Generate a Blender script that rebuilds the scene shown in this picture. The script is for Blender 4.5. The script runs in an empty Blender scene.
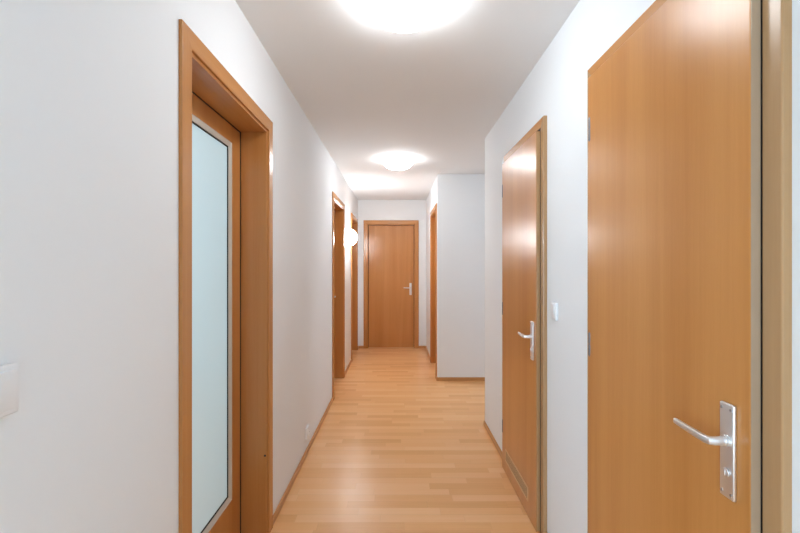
import bpy, bmesh, math
from mathutils import Vector, Matrix

sc = bpy.context.scene
COL = sc.collection
EYE = 1.32
CEIL = 2.367

# ------------------------------------------------------------------ camera
cam_d = bpy.data.cameras.new('camera')
cam = bpy.data.objects.new('camera', cam_d)
COL.objects.link(cam)
cam.location = (0, 0, EYE)
cam.rotation_euler = (math.pi / 2, 0, 0)
cam_d.sensor_width = 36.0
cam_d.lens = 430 * 36.0 / 800.0
cam_d.shift_x = 2.0 / 800.0
cam_d.shift_y = -1.0 / 800.0
cam_d.clip_start = 0.02
sc.camera = cam

# ------------------------------------------------------------------ world
w = bpy.data.worlds.new('world')
sc.world = w
w.use_nodes = True
bg = w.node_tree.nodes['Background']
bg.inputs[0].default_value = (0.62, 0.80, 1.0, 1)
bg.inputs[1].default_value = 1.5


def area_light(name, loc, direction, sx, sy, power, color):
    l = bpy.data.lights.new(name, 'AREA')
    l.shape = 'RECTANGLE'
    l.size = sx
    l.size_y = sy
    l.energy = power
    l.color = color
    o = bpy.data.objects.new(name, l)
    COL.objects.link(o)
    o.location = loc
    o.rotation_euler = Vector(direction).to_track_quat('-Z', 'Y').to_euler()
    return o


# daylight outside the two windows (behind the camera, and in the room behind the glazed door)
area_light('daylight_back', (-1.65, -3.25, 1.15), (0.15, 1, 0.30), 1.3, 1.7, 115, (0.54, 0.78, 1.0))
area_light('daylight_room', (-3.45, 2.0, 1.5), (1, 0, 0), 2.6, 1.5, 70, (0.66, 0.84, 1.0))
area_light('passage_fill_light', (3.45, 4.24, 1.3), (-1, 0, 0.35), 0.9, 1.4, 5, (0.85, 0.92, 1.0))  # added fill outside an unseen window, brightens ceiling and far hall
LAMP = 13.5
LAMP_COL = (0.91, 0.955, 0.995)

sc.view_settings.view_transform = 'Standard'
sc.view_settings.look = 'None'
sc.view_settings.gamma = 1.0
sc.view_settings.use_curve_mapping = False
sc.view_settings.exposure = 0.80


# ------------------------------------------------------------------ materials
def new_mat(name):
    m = bpy.data.materials.new(name)
    m.use_nodes = True
    nt = m.node_tree
    b = nt.nodes['Principled BSDF']
    return m, nt, b


def link(nt, a, b):
    nt.links.new(a, b)


def plain(name, col, rough=0.5, metal=0.0, spec=0.5, noise=0.0):
    m, nt, b = new_mat(name)
    b.inputs['Roughness'].default_value = rough
    b.inputs['Metallic'].default_value = metal
    b.inputs['Specular IOR Level'].default_value = spec
    tc = nt.nodes.new('ShaderNodeTexCoord')
    n = nt.nodes.new('ShaderNodeTexNoise')
    n.inputs['Scale'].default_value = 30
    link(nt, tc.outputs['Object'], n.inputs['Vector'])
    mx = nt.nodes.new('ShaderNodeMix')
    mx.data_type = 'RGBA'
    mx.inputs[6].default_value = (*[c * (1 - noise) for c in col], 1)
    mx.inputs[7].default_value = (*col, 1)
    link(nt, n.outputs['Fac'], mx.inputs[0])
    link(nt, mx.outputs[2], b.inputs['Base Color'])
    return m


def paint(name, col):
    m, nt, b = new_mat(name)
    tc = nt.nodes.new('ShaderNodeTexCoord')
    n = nt.nodes.new('ShaderNodeTexNoise')
    n.inputs['Scale'].default_value = 130
    n.inputs['Detail'].default_value = 3
    n2 = nt.nodes.new('ShaderNodeTexNoise')
    n2.inputs['Scale'].default_value = 3
    link(nt, tc.outputs['Object'], n.inputs['Vector'])
    link(nt, tc.outputs['Object'], n2.inputs['Vector'])
    mx = nt.nodes.new('ShaderNodeMix')
    mx.data_type = 'RGBA'
    mx.inputs[6].default_value = (*[c * 0.98 for c in col], 1)
    mx.inputs[7].default_value = (*col, 1)
    link(nt, n2.outputs['Fac'], mx.inputs[0])
    link(nt, mx.outputs[2], b.inputs['Base Color'])
    bp = nt.nodes.new('ShaderNodeBump')
    bp.inputs['Strength'].default_value = 0.12
    bp.inputs['Distance'].default_value = 0.002
    link(nt, n.outputs['Fac'], bp.inputs['Height'])
    link(nt, bp.outputs[0], b.inputs['Normal'])
    b.inputs['Roughness'].default_value = 0.75
    b.inputs['Specular IOR Level'].default_value = 0.25
    return m


def wood(name, axis, dark, light, rough=0.3, spec=0.5, coat=0.0):
    """Beech veneer with grain running along `axis` (0 = x, 2 = z) of the part."""
    m, nt, b = new_mat(name)
    tc = nt.nodes.new('ShaderNodeTexCoord')

    def noise(across, along, detail, dist):
        mp = nt.nodes.new('ShaderNodeMapping')
        s = [across] * 3
        s[axis] = along
        mp.inputs['Scale'].default_value = s
        link(nt, tc.outputs['Object'], mp.inputs['Vector'])
        n = nt.nodes.new('ShaderNodeTexNoise')
        n.inputs['Scale'].default_value = 1
        n.inputs['Detail'].default_value = detail
        n.inputs['Distortion'].default_value = dist
        link(nt, mp.outputs[0], n.inputs['Vector'])
        return n.outputs['Fac']
    wide = noise(9, 0.35, 2, 0.6)
    fine = noise(150, 3.0, 4, 0.2)
    flecks = noise(320, 26, 1, 0)
    add = nt.nodes.new('ShaderNodeMath'); add.operation = 'MULTIPLY_ADD'
    add.inputs[1].default_value = 0.22
    link(nt, fine, add.inputs[0])
    mul = nt.nodes.new('ShaderNodeMath'); mul.operation = 'MULTIPLY'
    mul.inputs[1].default_value = 0.95
    link(nt, wide, mul.inputs[0])
    link(nt, mul.outputs[0], add.inputs[2])
    add2 = nt.nodes.new('ShaderNodeMath'); add2.operation = 'MULTIPLY_ADD'
    add2.inputs[1].default_value = 0.10
    link(nt, flecks, add2.inputs[0])
    link(nt, add.outputs[0], add2.inputs[2])
    cr = nt.nodes.new('ShaderNodeValToRGB')
    cr.color_ramp.elements[0].position = 0.40
    cr.color_ramp.elements[0].color = (*dark, 1)
    cr.color_ramp.elements[1].position = 0.92
    cr.color_ramp.elements[1].color = (*light, 1)
    link(nt, add2.outputs[0], cr.inputs[0])
    link(nt, cr.outputs[0], b.inputs['Base Color'])
    b.inputs['Roughness'].default_value = rough
    b.inputs['Specular IOR Level'].default_value = spec
    b.inputs['Coat Weight'].default_value = coat
    b.inputs['Coat Roughness'].default_value = 0.25
    bp = nt.nodes.new('ShaderNodeBump')
    bp.inputs['Strength'].default_value = 0.05
    bp.inputs['Distance'].default_value = 0.0005
    link(nt, fine, bp.inputs['Height'])
    link(nt, bp.outputs[0], b.inputs['Normal'])
    return m


def floor_mat():
    m, nt, b = new_mat('beech_strip_floor')
    N = nt.nodes.new

    def mth(op, a, bb=None, c=None):
        n = N('ShaderNodeMath'); n.operation = op
        for i, v in enumerate((a, bb, c)):
            if v is None:
                continue
            if isinstance(v, (int, float)):
                n.inputs[i].default_value = v
            else:
                link(nt, v, n.inputs[i])
        return n.outputs[0]
    tc = N('ShaderNodeTexCoord')
    sp = N('ShaderNodeSeparateXYZ')
    link(nt, tc.outputs['Object'], sp.inputs[0])
    X, Y = sp.outputs[0], sp.outputs[1]
    yr = mth('DIVIDE', mth('ADD', Y, 10.0), 0.066)
    row = mth('FLOOR', yr)
    wn = N('ShaderNodeTexWhiteNoise'); wn.noise_dimensions = '1D'
    link(nt, row, wn.inputs['W'])
    xs = mth('ADD', mth('DIVIDE', mth('ADD', X, 10.0), 0.44), mth('MULTIPLY', wn.outputs['Value'], 7.0))
    colm = mth('FLOOR', xs)
    cmb = N('ShaderNodeCombineXYZ')
    link(nt, row, cmb.inputs[0]); link(nt, colm, cmb.inputs[1])
    wn2 = N('ShaderNodeTexWhiteNoise'); wn2.noise_dimensions = '2D'
    link(nt, cmb.outputs[0], wn2.inputs['Vector'])
    cell = wn2.outputs['Value']
    # grain along x
    mp = N('ShaderNodeMapping')
    mp.inputs['Scale'].default_value = (2.5, 70, 1)
    link(nt, tc.outputs['Object'], mp.inputs['Vector'])
    off = N('ShaderNodeVectorMath'); off.operation = 'ADD'
    sc3 = N('ShaderNodeVectorMath'); sc3.operation = 'SCALE'
    link(nt, wn2.outputs['Color'], sc3.inputs[0]); sc3.inputs['Scale'].default_value = 30
    link(nt, mp.outputs[0], off.inputs[0]); link(nt, sc3.outputs[0], off.inputs[1])
    gn = N('ShaderNodeTexNoise'); gn.inputs['Scale'].default_value = 1
    gn.inputs['Detail'].default_value = 4; gn.inputs['Distortion'].default_value = 0.5
    link(nt, off.outputs[0], gn.inputs['Vector'])
    fac = mth('ADD', mth('MULTIPLY', cell, 0.62), mth('MULTIPLY', gn.outputs['Fac'], 0.38))
    cr = N('ShaderNodeValToRGB')
    e = cr.color_ramp.elements
    e[0].position = 0.08; e[0].color = (0.74, 0.355, 0.125, 1)
    e[1].position = 0.95; e[1].color = (0.93, 0.56, 0.275, 1)
    k = e.new(0.45); k.color = (0.86, 0.455, 0.185, 1)
    link(nt, fac, cr.inputs[0])
    # seams: thin between strips, a little stronger at each board of three strips
    fy = mth('FRACT', yr)
    fb = mth('FRACT', mth('DIVIDE', yr, 3.0))
    fx = mth('FRACT', xs)
    s1 = mth('LESS_THAN', fy, 0.02)
    s2 = mth('LESS_THAN', fb, 0.012)
    s3 = mth('LESS_THAN', fx, 0.003)
    seam = mth('MAXIMUM', mth('MULTIPLY', s1, 0.12), mth('MAXIMUM', mth('MULTIPLY', s2, 0.28), mth('MULTIPLY', s3, 0.2)))
    mx = N('ShaderNodeMix'); mx.data_type = 'RGBA'
    link(nt, seam, mx.inputs[0])
    link(nt, cr.outputs[0], mx.inputs[6])
    mx.inputs[7].default_value = (0.25, 0.11, 0.04, 1)
    link(nt, mx.outputs[2], b.inputs['Base Color'])
    b.inputs['Roughness'].default_value = 0.32
    b.inputs['Specular IOR Level'].default_value = 0.38
    bp = N('ShaderNodeBump'); bp.inputs['Strength'].default_value = 0.03
    bp.inputs['Distance'].default_value = 0.0005
    link(nt, gn.outputs['Fac'], bp.inputs['Height'])
    link(nt, bp.outputs[0], b.inputs['Normal'])
    return m


def glass_mat():
    m, nt, b = new_mat('frosted_glass')
    nt.nodes.remove(b)
    out = nt.nodes['Material Output']
    tr = nt.nodes.new('ShaderNodeBsdfTranslucent')
    tr.inputs[0].default_value = (0.82, 0.90, 0.90, 1)
    df = nt.nodes.new('ShaderNodeBsdfDiffuse')
    df.inputs[0].default_value = (0.68, 0.76, 0.76, 1)
    gl = nt.nodes.new('ShaderNodeBsdfGlossy')
    gl.inputs['Roughness'].default_value = 0.16
    fr = nt.nodes.new('ShaderNodeFresnel')
    fr.inputs[0].default_value = 1.45
    m1 = nt.nodes.new('ShaderNodeMixShader')
    m1.inputs[0].default_value = 0.30
    m2 = nt.nodes.new('ShaderNodeMixShader')
    link(nt, tr.outputs[0], m1.inputs[1]); link(nt, df.outputs[0], m1.inputs[2])
    link(nt, fr.outputs[0], m2.inputs[0])
    link(nt, m1.outputs[0], m2.inputs[1]); link(nt, gl.outputs[0], m2.inputs[2])
    link(nt, m2.outputs[0], out.inputs['Surface'])
    tc = nt.nodes.new('ShaderNodeTexCoord')
    wv = nt.nodes.new('ShaderNodeTexWave')
    wv.bands_direction = 'Z'
    wv.inputs['Scale'].default_value = 45
    wv.inputs['Distortion'].default_value = 2.0
    wv.inputs['Detail'].default_value = 1
    link(nt, tc.outputs['Object'], wv.inputs['Vector'])
    bp = nt.nodes.new('ShaderNodeBump'); bp.inputs['Strength'].default_value = 0.10
    bp.inputs['Distance'].default_value = 0.001
    link(nt, wv.outputs['Fac'], bp.inputs['Height'])
    link(nt, bp.outputs[0], gl.inputs['Normal']); link(nt, bp.outputs[0], fr.inputs['Normal'])
    return m


def emit_mat(name, col, s):
    m, nt, b = new_mat(name)
    b.inputs['Base Color'].default_value = (0.9, 0.9, 0.9, 1)
    b.inputs['Emission Color'].default_value = (*col, 1)
    b.inputs['Emission Strength'].default_value = s
    b.inputs['Roughness'].default_value = 0.25
    return m


M = {}
M['wall'] = paint('white_wall_paint', (0.89, 0.897, 0.90))
M['ceiling'] = paint('white_ceiling_paint', (0.895, 0.90, 0.90))
M['floor'] = floor_mat()
WD, WL = (0.50, 0.195, 0.045), (0.63, 0.285, 0.085)
M['veneer_v'] = wood('beech_veneer_vertical', 2, WD, WL, 0.28, 0.42)
M['veneer_h'] = wood('beech_veneer_horizontal', 0, WD, WL, 0.30)
CD, CL = (0.50, 0.20, 0.05), (0.60, 0.27, 0.085)
M['casing_v'] = wood('beech_casing_vertical', 2, CD, CL, 0.27)
M['casing_h'] = wood('beech_casing_horizontal', 0, CD, CL, 0.27)
M['casing_pale_v'] = wood('pale_greyish_casing_vertical', 2, (0.42, 0.235, 0.105), (0.52, 0.31, 0.15), 0.27)
M['casing_pale_h'] = wood('pale_greyish_casing_horizontal', 0, (0.45, 0.25, 0.11), (0.55, 0.33, 0.16), 0.27)
M['edge'] = wood('edge_grey_sheen', 2, (0.38, 0.26, 0.165), (0.46, 0.33, 0.22), 0.25)  # grey reflection of wall and window put into the leaf edge colour
M['skirting_x'] = wood('beech_skirting', 0, (0.52, 0.23, 0.07), (0.64, 0.31, 0.11), 0.35)
M['skirting_y'] = wood('beech_skirting_long', 1, (0.52, 0.23, 0.07), (0.64, 0.31, 0.11), 0.35)
M['metal'] = plain('satin_nickel', (0.80, 0.80, 0.81), 0.42, 1.0, 0.5, 0.05)
M['screw'] = plain('screw_steel', (0.45, 0.45, 0.46), 0.35, 1.0, 0.5, 0.05)
M['hinge'] = plain('dull_hinge_steel', (0.26, 0.26, 0.28), 0.45, 1.0, 0.5, 0.05)
M['dark'] = plain('dark_rubber', (0.03, 0.022, 0.015), 0.7, 0, 0.3, 0.2)
M['bead_sheen'] = plain('wood_bead_grey_sheen', (0.62, 0.56, 0.48), 0.35, 0, 0.5, 0.05)  # light wooden bead, with its grey reflection put into the colour
M['plastic'] = plain('white_plastic', (0.90, 0.90, 0.90), 0.3, 0, 0.5, 0.02)
M['glass'] = glass_mat()
M['opal'] = emit_mat('lit_opal_glass', LAMP_COL, LAMP)
M['opal_wall'] = emit_mat('lit_opal_wall_glass', LAMP_COL, 50.0)
M['grille'] = plain('light_grille_slats', (0.72, 0.46, 0.24), 0.4, 0, 0.5, 0.1)
M['recess_shade'] = plain('grille_shade', (0.12, 0.06, 0.025), 0.8, 0, 0.2, 0.2)  # dark colour stands for the shade between the slats
M['frame_white'] = plain('white_window_frame', (0.8, 0.8, 0.8), 0.4, 0, 0.5, 0.02)


# ------------------------------------------------------------------ mesh helpers
def box(bm, x0, x1, y0, y1, z0, z1, bev=0.0, seg=2):
    if x1 < x0: x0, x1 = x1, x0
    if y1 < y0: y0, y1 = y1, y0
    if z1 < z0: z0, z1 = z1, z0
    r = bmesh.ops.create_cube(bm, size=1.0)
    vs = r['verts']
    for v in vs:
        v.co = Vector(((x0 + x1) / 2 + v.co.x * (x1 - x0), (y0 + y1) / 2 + v.co.y * (y1 - y0), (z0 + z1) / 2 + v.co.z * (z1 - z0)))
    if bev > 0:
        es = list({e for v in vs for e in v.link_edges})
        bmesh.ops.bevel(bm, geom=es, offset=bev, segments=seg, profile=0.5, affect='EDGES')


def prism(bm, pts, y0, y1):
    """polygon given in x,z extruded from y0 to y1"""
    a = [bm.verts.new((p[0], y0, p[1])) for p in pts]
    b = [bm.verts.new((p[0], y1, p[1])) for p in pts]
    bm.faces.new(a)
    bm.faces.new(list(reversed(b)))
    n = len(pts)
    for i in range(n):
        bm.faces.new((a[i], b[i], b[(i + 1) % n], a[(i + 1) % n]))


def cyl(bm, c, axis, r, length, seg=24, bev=0.0):
    """cylinder centred on c along axis"""
    d = Vector(axis).normalized()
    q = Vector((0, 0, 1)).rotation_difference(d)
    mat = Matrix.Translation(Vector(c)) @ q.to_matrix().to_4x4()
    r_ = bmesh.ops.create_cone(bm, cap_ends=True, segments=seg, radius1=r, radius2=r, depth=length, matrix=mat)
    if bev:
        caps = [e for e in {e for v in r_['verts'] for e in v.link_edges}
                if all(len(f.verts) == 4 for f in e.link_faces) is False]
        bmesh.ops.bevel(bm, geom=caps, offset=bev, segments=2, profile=0.5, affect='EDGES')


def lathe(bm, prof, seg=48, mat=None):
    """prof: list of (r, z), revolved about z"""
    rings = []
    for r, z in prof:
        if r < 1e-6:
            rings.append([bm.verts.new((0, 0, z))])
        else:
            rings.append([bm.verts.new((r * math.cos(2 * math.pi * i / seg), r * math.sin(2 * math.pi * i / seg), z)) for i in range(seg)])
    for a, b in zip(rings, rings[1:]):
        for i in range(seg):
            j = (i + 1) % seg
            if len(a) == 1 and len(b) == 1:
                continue
            if len(a) == 1:
                bm.faces.new((a[0], b[i], b[j]))
            elif len(b) == 1:
                bm.faces.new((a[i], b[0], a[j]))
            else:
                bm.faces.new((a[i], b[i], b[j], a[j]))
    if mat is not None:
        bmesh.ops.transform(bm, matrix=mat, verts=bm.verts)


def sweep(bm, path, up=(0, 0, 1), seg=16):
    """path: list of (point, half_width_sideways, half_height); superellipse section"""
    up = Vector(up)
    rings = []
    n = len(path)
    for i, (p, hw, hh) in enumerate(path):
        p = Vector(p)
        a = Vector(path[max(i - 1, 0)][0]); b = Vector(path[min(i + 1, n - 1)][0])
        t = (b - a).normalized()
        side = t.cross(up).normalized()
        ring = []
        for k in range(seg):
            an = 2 * math.pi * k / seg
            c, s = math.cos(an), math.sin(an)
            ex = 0.62
            cx = math.copysign(abs(c) ** ex, c); sx = math.copysign(abs(s) ** ex, s)
            ring.append(bm.verts.new(p + side * (hw * cx) + up * (hh * sx)))
        rings.append(ring)
    for a, b in zip(rings, rings[1:]):
        for k in range(seg):
            j = (k + 1) % seg
            bm.faces.new((a[k], a[j], b[j], b[k]))
    bm.faces.new(list(reversed(rings[0])))
    bm.faces.new(rings[-1])


def finish(name, bm, mat, parent=None, smooth=False):
    bmesh.ops.recalc_face_normals(bm, faces=bm.faces)
    me = bpy.data.meshes.new(name)
    bm.to_mesh(me)
    bm.free()
    me.materials.append(mat)
    if smooth:
        for p in me.polygons:
            p.use_smooth = True
        try:
            me.set_sharp_from_angle(angle=math.radians(38))
        except Exception:
            pass
    o = bpy.data.objects.new(name, me)
    COL.objects.link(o)
    if parent is not None:
        o.parent = parent
    return o


def boxes(name, lst, mat, parent=None, bev=0.0, smooth=False):
    bm = bmesh.new()
    for b in lst:
        box(bm, *b, bev=bev)
    return finish(name, bm, mat, parent, smooth)


def empty(name, loc, rz=0.0):
    o = bpy.data.objects.new(name, None)
    COL.objects.link(o)
    o.empty_display_size = 0.1
    o.location = loc
    o.rotation_euler = (0, 0, rz)
    return o


def tag(o, label=None, cat=None, group=None, kind=None):
    if label: o['label'] = label
    if cat: o['category'] = cat
    if group: o['group'] = group
    if kind: o['kind'] = kind
    return o


def structure(o, label, cat):
    return tag(o, label, cat, None, 'structure')


# ------------------------------------------------------------------ layout numbers
XL = -0.643            # left wall face
XR = 0.718             # right wall face
XF = 0.452             # right wall face of the far, narrower stretch
YC = 3.553             # where the right wall stops at the side passage
YG = 4.93              # grey wall across the side passage
YE = 6.87              # end wall
CW = 0.060             # casing width
OPN = 0.072            # from the casing's outer edge to the clear opening
HC = 2.042             # casing height
WA = 0.911             # outer width of the recessed doors
HOLE = 0.050

L_DOORS = [(1.260, WA), (4.194, WA), (5.880, 0.880)]
END_X = (-0.5496, 0.3307)
R_DOORS = [(0.7836, 0.808), (2.070, 0.793)]    # near y, outer width
FAR_R = (4.985, 0.905)


def wall_with_holes(name, axis, face0, face1, a0, a1, holes, label, mat=None):
    """axis 'y': the wall runs along y between x=face0..face1; holes: (start, end, bottom, top)"""
    lst = []

    def add(s, e, z0, z1):
        if e - s < 1e-5 or z1 - z0 < 1e-5:
            return
        if axis == 'y':
            lst.append((face0, face1, s, e, z0, z1))
        else:
            lst.append((s, e, face0, face1, z0, z1))
    cur = a0
    for (s, e, zb, zt) in sorted(holes):
        add(cur, s, 0, CEIL)
        add(s, e, zt, CEIL)
        add(s, e, 0, zb)
        cur = e
    add(cur, a1, 0, CEIL)
    o = boxes(name, lst, mat or M['wall'])
    return structure(o, label, 'wall')


HT = HC - HOLE
# ------------------------------------------------------------------ shell
structure(boxes('floor', [(-3.4, 3.4, -3.2, 7.2, -0.10, 0.0)], M['floor']), 'light beech strip flooring running across the hallway', 'floor')
structure(boxes('ceiling', [(-3.4, 3.4, -3.2, 7.2, CEIL, CEIL + 0.12)], M['ceiling']), 'plain white ceiling of the hallway', 'ceiling')
wall_with_holes('wall_left', 'y', XL - 0.16, XL, -0.30, YE,
                [(y + HOLE, y + wd - HOLE, 0, HT) for y, wd in L_DOORS], 'long white left wall with three door openings')
HB = 0.040
wall_with_holes('wall_right', 'y', XR, XR + 0.12, -3.0, YC,
                [(y + HB, y + wd - HB, 0, HC - HB) for y, wd in R_DOORS], 'white right wall with two flush beech doors')
wall_with_holes('wall_end', 'x', YE, YE + 0.13, XL - 0.16, XF + 0.16,
                [(END_X[0] + HOLE, END_X[1] - HOLE, 0, HT)], 'white wall closing the far end of the hallway')
wall_with_holes('wall_far_right', 'y', XF, XF + 0.16, YG, YE,
                [(FAR_R[0] + HOLE, FAR_R[0] + FAR_R[1] - HOLE, 0, HT)], 'narrow white right wall of the far hallway stretch')
wall_with_holes('wall_side_passage', 'x', YG, YG + 0.12, XF + 0.16, 3.2, [], 'pale grey-looking white wall across the side passage')
wall_with_holes('wall_side_near', 'x', YC - 0.12, YC, XR + 0.12, 3.2, [], 'white near wall of the side passage')
wall_with_holes('wall_side_end', 'y', 3.2, 3.32, YC - 0.12, YG + 0.12, [(3.8, 4.7, 0.8, 2.2)], 'white end wall of the side passage')
# behind the camera and the room behind the glazed door
wall_with_holes('wall_back', 'x', -3.12, -3.0, -2.7, XR + 0.12, [(-2.25, -1.05, 0.45, 2.25)], 'white wall with window behind the viewpoint')
wall_with_holes('wall_back_left', 'y', -2.7, -2.58, -3.0, -0.42, [], 'white side wall behind the viewpoint')
wall_with_holes('wall_room_near', 'x', -0.42, -0.30, -3.3, XL, [], 'white wall closing the side room')
wall_with_holes('wall_room_window', 'y', -3.3, -3.18, -0.30, 3.72, [(0.8, 3.2, 0.8, 2.2)], 'window wall of the side room')
wall_with_holes('wall_room_far', 'x', 3.60, 3.72, -3.18, XL - 0.16, [], 'white far wall of the side room')


def window(name, axis, f, a0, a1, z0, z1, label):
    t = 0.05
    lst = []
    spans = [(a0, a0 + t, z0, z1), (a1 - t, a1, z0, z1), (a0 + t, a1 - t, z0, z0 + t), (a0 + t, a1 - t, z1 - t, z1),
             ((a0 + a1) / 2 - t / 2, (a0 + a1) / 2 + t / 2, z0 + t, z1 - t)]
    root = empty(name, (0, 0, 0))
    for s, e, b, c in spans:
        lst.append((f, f + 0.06, s, e, b, c) if axis == 'y' else (s, e, f, f + 0.06, b, c))
    boxes('window_frame', lst, M['frame_white'], root)
    return structure(root, label, 'window')


window('window_1', 'y', -3.27, 0.8, 3.2, 0.8, 2.2, 'white framed window of the side room')
window('window_2', 'x', -3.09, -2.25, -1.05, 0.45, 2.25, 'white framed window behind the viewpoint')
window('window_3_added', 'y', 3.23, 3.8, 4.7, 0.8, 2.2, 'unseen white framed window added at the end of the side passage for fill light')  # unseen window, added to let the passage fill light in

# ------------------------------------------------------------------ skirting boards
BH, BT = 0.040, 0.012


def skirt(name, lst, mat, label):
    bm = bmesh.new()
    for b in lst:
        box(bm, *b, bev=0.004)
    structure(finish(name, bm, mat), label, 'baseboard')


segs = []
prev = -0.30
for y, wd in L_DOORS:
    if y - prev > 0.01:
        segs.append((XL, XL + BT, prev, y, 0, BH))
    prev = y + wd
segs.append((XL, XL + BT, prev, YE - BT, 0, BH))
skirt('baseboard_left', segs, M['skirting_y'], 'beech skirting along the left wall')
segs = []
prev = -3.0
for y, wd in R_DOORS:
    segs.append((XR - BT, XR, prev, y, 0, BH))
    prev = y + wd
segs.append((XR - BT, XR, prev, YC, 0, BH))
skirt('baseboard_right', segs, M['skirting_y'], 'beech skirting along the right wall')
skirt('baseboard_end', [(XL + BT, END_X[0], YE - BT, YE, 0, BH), (END_X[1], XF - BT, YE - BT, YE, 0, BH)], M['skirting_x'], 'short beech skirting pieces beside the end door')
skirt('baseboard_far_right', [(XF - BT, XF, YG, FAR_R[0], 0, BH), (XF - BT, XF, FAR_R[0] + FAR_R[1], YE - BT, 0, BH)], M['skirting_y'], 'beech skirting of the far right wall')
skirt('baseboard_side', [(XF - BT, 3.2, YG - BT, YG, 0, BH)], M['skirting_x'], 'beech skirting below the pale wall of the side passage')
skirt('baseboard_passage', [(XR + 0.001, 3.2, YC, YC + BT, 0, BH)], M['skirting_x'], 'beech skirting on the near side of the side passage')


# ------------------------------------------------------------------ doors
def casing(root, x0, x1, h, cw, t, bev=0.003, mv='casing_v', mh='casing_h'):
    """mitred architrave, three boards; local y=0 is the wall face and -y is towards the hallway"""
    for side in (0, 1):
        xo, xi = (x0, x0 + cw) if side == 0 else (x1, x1 - cw)
        bm = bmesh.new()
        prism(bm, [(xo, 0), (xi, 0), (xi, h - cw), (xo, h)], -t, 0.0)
        bmesh.ops.bevel(bm, geom=[e for e in bm.edges if all(abs(v.co.y + t) < 1e-6 for v in e.verts) and abs(e.verts[0].co.x - e.verts[1].co.x) < 1e-6],
                        offset=bev, segments=2, profile=0.5, affect='EDGES')
        finish('side_casing', bm, M[mv], root)
    bm = bmesh.new()
    prism(bm, [(x0, h), (x1, h), (x1 - cw, h - cw), (x0 + cw, h - cw)], -t, 0.0)
    bmesh.ops.bevel(bm, geom=[e for e in bm.edges if all(abs(v.co.y + t) < 1e-6 for v in e.verts) and abs(e.verts[0].co.z - e.verts[1].co.z) < 1e-6],
                    offset=bev, segments=2, profile=0.5, affect='EDGES')
    finish('head_casing', bm, M[mh], root)


def handle(root, x, yf, direction, zc=0.94, turn=True):
    """long backplate with a lever; yf is the leaf's face, the lever points along `direction` in x"""
    pw, ph, pt = 0.038, 0.194, 0.008
    bm = bmesh.new()
    box(bm, x - pw / 2, x + pw / 2, yf - pt, yf, zc - ph / 2, zc + ph / 2, bev=0.0028, seg=3)
    plate = finish('handle_plate', bm, M['metal'], root, True)
    plate['label'] = 'satin metal long backplate'
    lz = 0.960
    bm = bmesh.new()
    ys = yf - pt
    yo = yf - 0.043
    L = 0.114
    d = direction
    path = [((x, ys + 0.001, lz), 0.0085, 0.0085), ((x, ys - 0.012, lz), 0.0083, 0.0083), ((x, yo + 0.010, lz), 0.0080, 0.0080),
            ((x + d * 0.0025, yo + 0.003, lz), 0.0085, 0.0080), ((x + d * 0.010, yo - 0.001, lz), 0.0070, 0.0078),
            ((x + d * 0.035, yo - 0.001, lz + 0.0005), 0.0058, 0.0076), ((x + d * 0.070, yo, lz + 0.001), 0.0052, 0.0072),
            ((x + d * (L - 0.012), yo + 0.001, lz + 0.002), 0.0048, 0.0066), ((x + d * (L - 0.003), yo + 0.0015, lz + 0.002), 0.0042, 0.0058),
            ((x + d * L, yo + 0.002, lz + 0.002), 0.0022, 0.0032)]
    sweep(bm, path)
    finish('lever', bm, M['metal'], plate, True)
    bm = bmesh.new()
    cyl(bm, (x, ys - 0.003, lz), (0, 1, 0), 0.0125, 0.006, 28, 0.001)
    finish('lever_collar', bm, M['metal'], plate, True)
    for sx in (-1, 1):
        for sz in (-1, 1):
            bm = bmesh.new()
            cyl(bm, (x + sx * 0.0125, ys - 0.0006, zc + sz * (ph / 2 - 0.011)), (0, 1, 0), 0.0028, 0.0016, 14)
            finish('screw', bm, M['screw'], plate, True)
    if turn:
        bm = bmesh.new()
        cyl(bm, (x, ys - 0.002, 0.895), (0, 1, 0), 0.0100, 0.003, 28, 0.0008)
        r = finish('lock_rosette', bm, M['metal'], plate, True)
        bm = bmesh.new()
        box(bm, x - 0.0015, x + 0.0015, ys - 0.0048, ys - 0.002, 0.889, 0.901, bev=0.001)
        finish('thumb_turn', bm, M['metal'], plate, True)
    return plate


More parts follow.
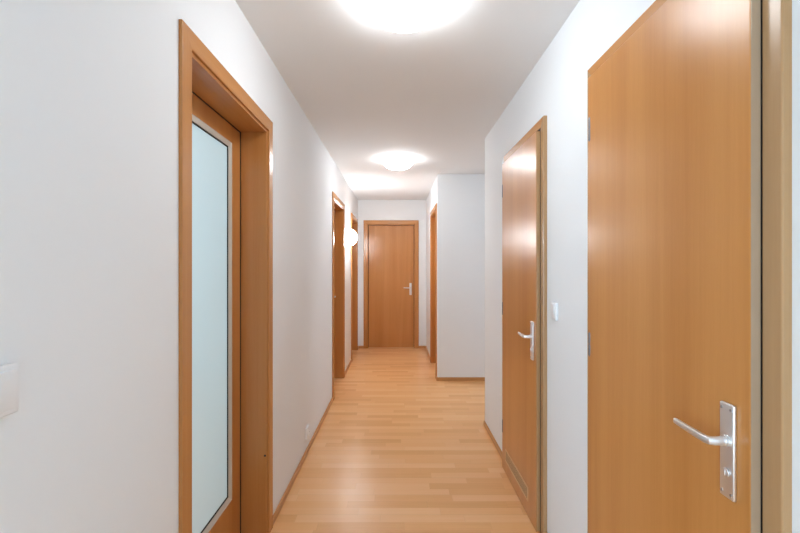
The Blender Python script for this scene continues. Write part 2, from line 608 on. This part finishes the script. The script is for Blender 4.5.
def recessed_door(name, loc, rz, W, label, glazed=False, handle_side='right', depth=0.126, t=0.012, dot=False, strike=False):
    root = empty(name, loc, rz)
    structure(root, label, 'door')
    casing(root, 0, W, HC, CW, t)
    # jamb lining, three boards with a small rounded front lip inside the casing
    back = 0.185 if loc[0] != END_X[0] else 0.175
    back = depth + 0.046
    for side in (0, 1):
        xa, xb = (HOLE, OPN) if side == 0 else (W - HOLE, W - OPN)
        boxes('jamb', [(xa, xb, -0.003, back, 0, HC - HOLE)], M['casing_v'], root, bev=0.002)
    boxes('head_jamb', [(OPN, W - OPN, -0.003, back, HC - OPN, HC - HOLE)], M['casing_h'], root, bev=0.002)
    # dark seal between lining and leaf
    g = 0.004
    x0, x1, zt = OPN + g, W - OPN - g, HC - OPN - g
    boxes('door_gap_strip', [(OPN, x0, depth - 0.003, depth + 0.03, 0, zt + g), (x1, W - OPN, depth - 0.003, depth + 0.03, 0, zt + g),
                        (x0, x1, depth - 0.003, depth + 0.03, zt, zt + g)], M['dark'], root)
    if not glazed:
        boxes('door_leaf', [(x0, x1, depth, depth + 0.040, 0.001, zt)], M['veneer_v'], root, bev=0.002)
    else:
        st, bot = 0.100, 0.235
        top = zt - 0.078
        lf = None
        bm = bmesh.new()
        box(bm, x0, x0 + st, depth, depth + 0.04, 0.006, zt, bev=0.0015)
        box(bm, x1 - st, x1, depth, depth + 0.04, 0.006, zt, bev=0.0015)
        box(bm, x0 + st, x1 - st, depth, depth + 0.04, 0.006, bot, bev=0.0)
        box(bm, x0 + st, x1 - st, depth, depth + 0.04, top, zt, bev=0.0)
        lf = finish('door_leaf', bm, M['veneer_v'], root)
        gx0, gx1 = x0 + st, x1 - st
        # chamfered glazing beads
        bw, yb = 0.020, depth + 0.012
        bm = bmesh.new()

        def bead(p, q, r_, s):
            a = [bm.verts.new(v) for v in (p, q, r_, s)]
            bm.faces.new(a)
        y0b = depth + 0.001
        o_ = [(gx0, bot), (gx1, bot), (gx1, top), (gx0, top)]
        i_ = [(gx0 + bw, bot + bw), (gx1 - bw, bot + bw), (gx1 - bw, top - bw), (gx0 + bw, top - bw)]
        for k in range(4):
            j = (k + 1) % 4
            bead((o_[k][0], y0b, o_[k][1]), (o_[j][0], y0b, o_[j][1]), (i_[j][0], yb - 0.003, i_[j][1]), (i_[k][0], yb - 0.003, i_[k][1]))
            bead((i_[k][0], yb - 0.003, i_[k][1]), (i_[j][0], yb - 0.003, i_[j][1]), (i_[j][0], yb + 0.002, i_[j][1]), (i_[k][0], yb + 0.002, i_[k][1]))
            bead((i_[k][0], yb + 0.002, i_[k][1]), (i_[j][0], yb + 0.002, i_[j][1]), (o_[j][0], yb + 0.002, o_[j][1]), (o_[k][0], yb + 0.002, o_[k][1]))
        bmesh.ops.remove_doubles(bm, verts=bm.verts, dist=1e-5)
        bo = finish('glazing_bead', bm, M['bead_sheen'], lf)
        bo['label'] = 'light wooden bead holding the pane, grey reflection in its colour'
        s = 0.006
        ix0, ix1, iz0, iz1 = gx0 + bw, gx1 - bw, bot + bw, top - bw
        boxes('glass_seal', [(ix0, ix0 + s, yb - 0.001, yb + 0.002, iz0, iz1), (ix1 - s, ix1, yb - 0.001, yb + 0.002, iz0, iz1),
                             (ix0 + s, ix1 - s, yb - 0.001, yb + 0.002, iz0, iz0 + s), (ix0 + s, ix1 - s, yb - 0.001, yb + 0.002, iz1 - s, iz1)], M['dark'], lf)
        gp = boxes('glass_pane', [(gx0, gx1, yb + 0.003, yb + 0.009, bot, top)], M['glass'], lf)
        gp['label'] = 'frosted pale blue glass pane'
    if handle_side == 'right':
        handle(root, x1 - 0.052, depth, -1, turn=not glazed)
    else:
        handle(root, x0 + 0.052, depth, 1, turn=not glazed)
    if dot:
        bm = bmesh.new()
        cyl(bm, (W - OPN - 0.001, 0.006, 0.392), (1, 0, 0), 0.005, 0.003, 16)
        c = finish('screw_cap', bm, M['dark'], root)
        c['label'] = 'small dark screw cap low on the jamb'
    return root


def flush_door(name, loc, rz, W, label, gap=0.004, grille=False, t=0.018):
    """rebated leaf standing proud of its casing; hinges at small x, handle at large x"""
    root = empty(name, loc, rz)
    structure(root, label, 'door')
    lw0 = 0.048
    cw = lw0 - 0.004
    # casing; handle side a bit narrower when the gap is wide
    casing(root, 0, W, HC, cw, t, 0.003, 'casing_pale_v', 'casing_h')
    x0 = lw0
    x1 = W - cw - gap
    zt = 1.993 if gap < 0.008 else 1.983
    # lining and stop behind the leaf
    for side in (0, 1):
        xa, xb = (HB, HB + 0.02) if side == 0 else (W - HB, W - HB - 0.02)
        boxes('jamb', [(xa, xb, -0.002, 0.12, 0, HC - HB)], M['casing_v'], root)
    boxes('head_jamb', [(HB + 0.02, W - HB - 0.02, -0.002, 0.12, HC - HB - 0.02, HC - HB)], M['casing_h'], root)
    boxes('door_gap_strip', [(cw + 0.0005, x0 + 0.014, -t + 0.003, -0.0025, 0.0, HC - cw - 0.001), (x1 - 0.014, W - cw - 0.0005, -t + 0.003, -0.0025, 0.0, HC - cw - 0.001),
                        (x0 + 0.014, x1 - 0.014, -t + 0.003, -0.0025, zt - 0.014, HC - cw - 0.001)], M['dark'], root)  # dark strip standing in for the shadow in the gap round the leaf
    bm = bmesh.new()
    yf = -0.036
    box(bm, x0, x1, yf, -t + 0.002, 0.003, zt, bev=0.002)
    box(bm, x0 + 0.015, x1 - 0.015, -t, 0.004, 0.001, zt - 0.015, bev=0)
    leaf = finish('door_leaf', bm, M['veneer_v'], root)
    eb = boxes('edge_sheen_strip', [(x1 - 0.0005, x1 + 0.0008, yf + 0.001, -t + 0.001, 0.010, zt - 0.002)], M['casing_pale_v'] if grille else M['edge'], leaf)  # thin strip added to carry the pale reflection on the leaf edge
    eb['label'] = 'strip on the leaf edge with a pale reflection in its colour'
    handle(root, x1 - 0.051, yf, -1)
    for hz in (1.805, 1.040, 0.275):
        bm = bmesh.new()
        hx, hy = x0 + 0.012, yf + 0.003
        cyl(bm, (hx, hy, hz + 0.0205), (0, 0, 1), 0.0068, 0.039, 18, 0.001)
        cyl(bm, (hx, hy, hz - 0.0205), (0, 0, 1), 0.0068, 0.039, 18, 0.001)
        cyl(bm, (hx, hy, hz), (0, 0, 1), 0.0045, 0.004, 14)
        cyl(bm, (hx, hy, hz + 0.0415), (0, 0, 1), 0.0045, 0.004, 14)
        cyl(bm, (hx, hy, hz - 0.0415), (0, 0, 1), 0.0045, 0.004, 14)
        box(bm, hx - 0.001, hx + 0.001, hy, -t, hz - 0.038, hz + 0.038)
        finish('hinge', bm, M['hinge'], root, True)
    if grille:
        # grille centre in leaf coordinates
        g0, g1, gz0, gz1 = W - 0.180 - 0.475, W - 0.180, 0.083, 0.158
        b = 0.007
        gf = boxes('vent_frame', [(g0, g1, yf - 0.003, yf, gz1 - b, gz1), (g0, g1, yf - 0.003, yf, gz0, gz0 + b),
                                  (g0, g0 + b, yf - 0.003, yf, gz0 + b, gz1 - b), (g1 - b, g1, yf - 0.003, yf, gz0 + b, gz1 - b)], M['grille'], root)
        gf['label'] = 'low wooden ventilation grille'
        boxes('vent_shade_sheet', [(g0 + b, g1 - b, yf - 0.0004, yf + 0.0002, gz0 + b, gz1 - b)], M['recess_shade'], gf)  # flat dark sheet on the leaf, shade behind the slats in its colour
        n = 26
        lst = []
        for i in range(n):
            xx = g0 + b + (g1 - g0 - 2 * b) * (i + 0.5) / n
            lst.append((xx - 0.0045, xx + 0.0045, yf - 0.0012, yf, gz0 + b, gz1 - b))
        boxes('vent_slat_panel', lst, M['grille'], gf)
    return root


H = math.pi / 2
recessed_door('door_1', (XL, L_DOORS[0][0], 0), H, L_DOORS[0][1], 'tall beech door with frosted glass pane in the left wall, nearest the viewer', glazed=True, handle_side='left', dot=True)
recessed_door('door_2', (XL, L_DOORS[1][0], 0), H, L_DOORS[1][1], 'second doorway on the left wall with deep beech jamb, before the wall lamp')
recessed_door('door_3', (XL, L_DOORS[2][0], 0), H, L_DOORS[2][1], 'last doorway on the left wall, between the wall lamp and the end wall')
recessed_door('door_4', (END_X[0], YE, 0), 0, END_X[1] - END_X[0], 'plain beech door facing the viewer at the end of the hallway', depth=0.07, t=0.012)
recessed_door('door_5', (XF, FAR_R[0] + FAR_R[1], 0), -H, FAR_R[1], 'narrow-looking doorway on the far right beside the pale corner wall', depth=0.10)
flush_door('door_6', (XR, R_DOORS[1][0] + R_DOORS[1][1], 0), -H, R_DOORS[1][1], 'beech door with low ventilation grille on the right wall', gap=0.0085, grille=True)
flush_door('door_7', (XR, R_DOORS[0][0] + R_DOORS[0][1], 0), -H, R_DOORS[0][1], 'large foreground beech door on the right with metal lever handle', gap=0.0045)


# ------------------------------------------------------------------ lamps
def ceiling_lamp(name, x, y, label):
    root = empty(name, (x, y, CEIL))
    tag(root, label, 'ceiling lamp', 'round opal ceiling lamps')
    bm = bmesh.new()
    lathe(bm, [(0, 0), (0.128, 0), (0.130, -0.004), (0.130, -0.014), (0, -0.014)], 64)
    finish('lamp_base', bm, M['frame_white'], root, True)
    bm = bmesh.new()
    prof = [(0.0, -0.104)]
    for k in range(1, 15):
        a = math.radians(90 * k / 14)
        prof.append((0.152 * math.sin(a), -0.022 - 0.082 * math.cos(a)))
    prof += [(0.151, -0.016), (0.146, -0.010), (0.134, -0.010)]
    lathe(bm, prof, 72)
    b = finish('glass_bowl', bm, M['opal'], root, True)
    b['label'] = 'glowing white opal bowl'
    return root


ceiling_lamp('ceiling_lamp', 0.028, 1.68, 'glowing opal bowl lamp on the ceiling, the nearer one cut by the top edge')
ceiling_lamp('ceiling_lamp', 0.0, 4.23, 'glowing opal bowl lamp on the ceiling, the farther smaller-looking one')

root = empty('wall_lamp', (XL, 5.50, 1.68), 0)
tag(root, 'round glowing opal lamp on the left wall between two far doorways', 'wall lamp')
rot = Matrix.Rotation(math.radians(90), 4, 'Y')     # local z -> +x
bm = bmesh.new()
lathe(bm, [(0, 0), (0.085, 0), (0.085, 0.012), (0, 0.012)], 48, rot)
finish('lamp_base', bm, M['frame_white'], root, True)
bm = bmesh.new()
prof = [(0.0, 0.120)]
for k in range(1, 15):
    a = math.radians(90 * k / 14)
    prof.append((0.104 * math.sin(a), 0.030 + 0.090 * math.cos(a)))
prof += [(0.102, 0.018), (0.095, 0.010), (0.086, 0.008)]
lathe(bm, prof, 64, rot)
o = finish('glass_bowl', bm, M['opal_wall'], root, True)
o['label'] = 'glowing white opal globe'


# ------------------------------------------------------------------ switches and socket
def light_switch(loc, rz, label, s=0.082, w=0.082, t=0.014):
    """local -y is towards the room"""
    root = empty('light_switch', loc, rz)
    tag(root, label, 'light switch', 'white rocker light switches')
    bm = bmesh.new()
    box(bm, -w / 2, w / 2, -t, 0, -s / 2, s / 2, bev=0.003, seg=3)
    finish('switch_plate', bm, M['plastic'], root, True)
    bm = bmesh.new()
    h, k = s / 2 - 0.009, w / 2 - 0.009
    v = [(-k, -t + 0.001, -h), (k, -t + 0.001, -h), (k, -t + 0.001, h), (-k, -t + 0.001, h),
         (-k, -t - 0.0015, -h), (k, -t - 0.0015, -h), (k, -t - 0.0045, h), (-k, -t - 0.0045, h)]
    vs = [bm.verts.new(p) for p in v]
    for f in ((0, 1, 2, 3), (4, 5, 6, 7), (0, 1, 5, 4), (1, 2, 6, 5), (2, 3, 7, 6), (3, 0, 4, 7)):
        bm.faces.new([vs[i] for i in f])
    bmesh.ops.recalc_face_normals(bm, faces=bm.faces)
    bmesh.ops.bevel(bm, geom=list(bm.edges), offset=0.0012, segments=2, profile=0.5, affect='EDGES')
    finish('rocker', bm, M['plastic'], root, True)
    return root


light_switch((XL, 0.6735, 1.1185), H, 'white rocker light switch on the left wall at the left edge')
light_switch((XR, 1.957, 1.112), -H, 'white rocker light switch on the right wall between the two doors', 0.080, 0.058, 0.012)

root = empty('wall_socket', (XL, 3.02, 0.150), H)
tag(root, 'white power socket low on the left wall above the skirting', 'socket')
bm = bmesh.new()
box(bm, -0.041, 0.041, -0.016, 0, -0.041, 0.041, bev=0.003, seg=3)
finish('socket_plate', bm, M['plastic'], root, True)
bm = bmesh.new()
R = Matrix.Rotation(math.radians(90), 4, 'X')   # z -> -y
lathe(bm, [(0.0, 0.0165), (0.0175, 0.0165), (0.0195, 0.020), (0.0235, 0.0205), (0.0245, 0.0155)], 32, R)
finish('socket_insert', bm, M['plastic'], root, True)
for sx in (-1, 1):
    bm = bmesh.new()
    cyl(bm, (sx * 0.0095, -0.0168, 0), (0, 1, 0), 0.0025, 0.002, 12)
    finish('pin_hole', bm, M['dark'], root)
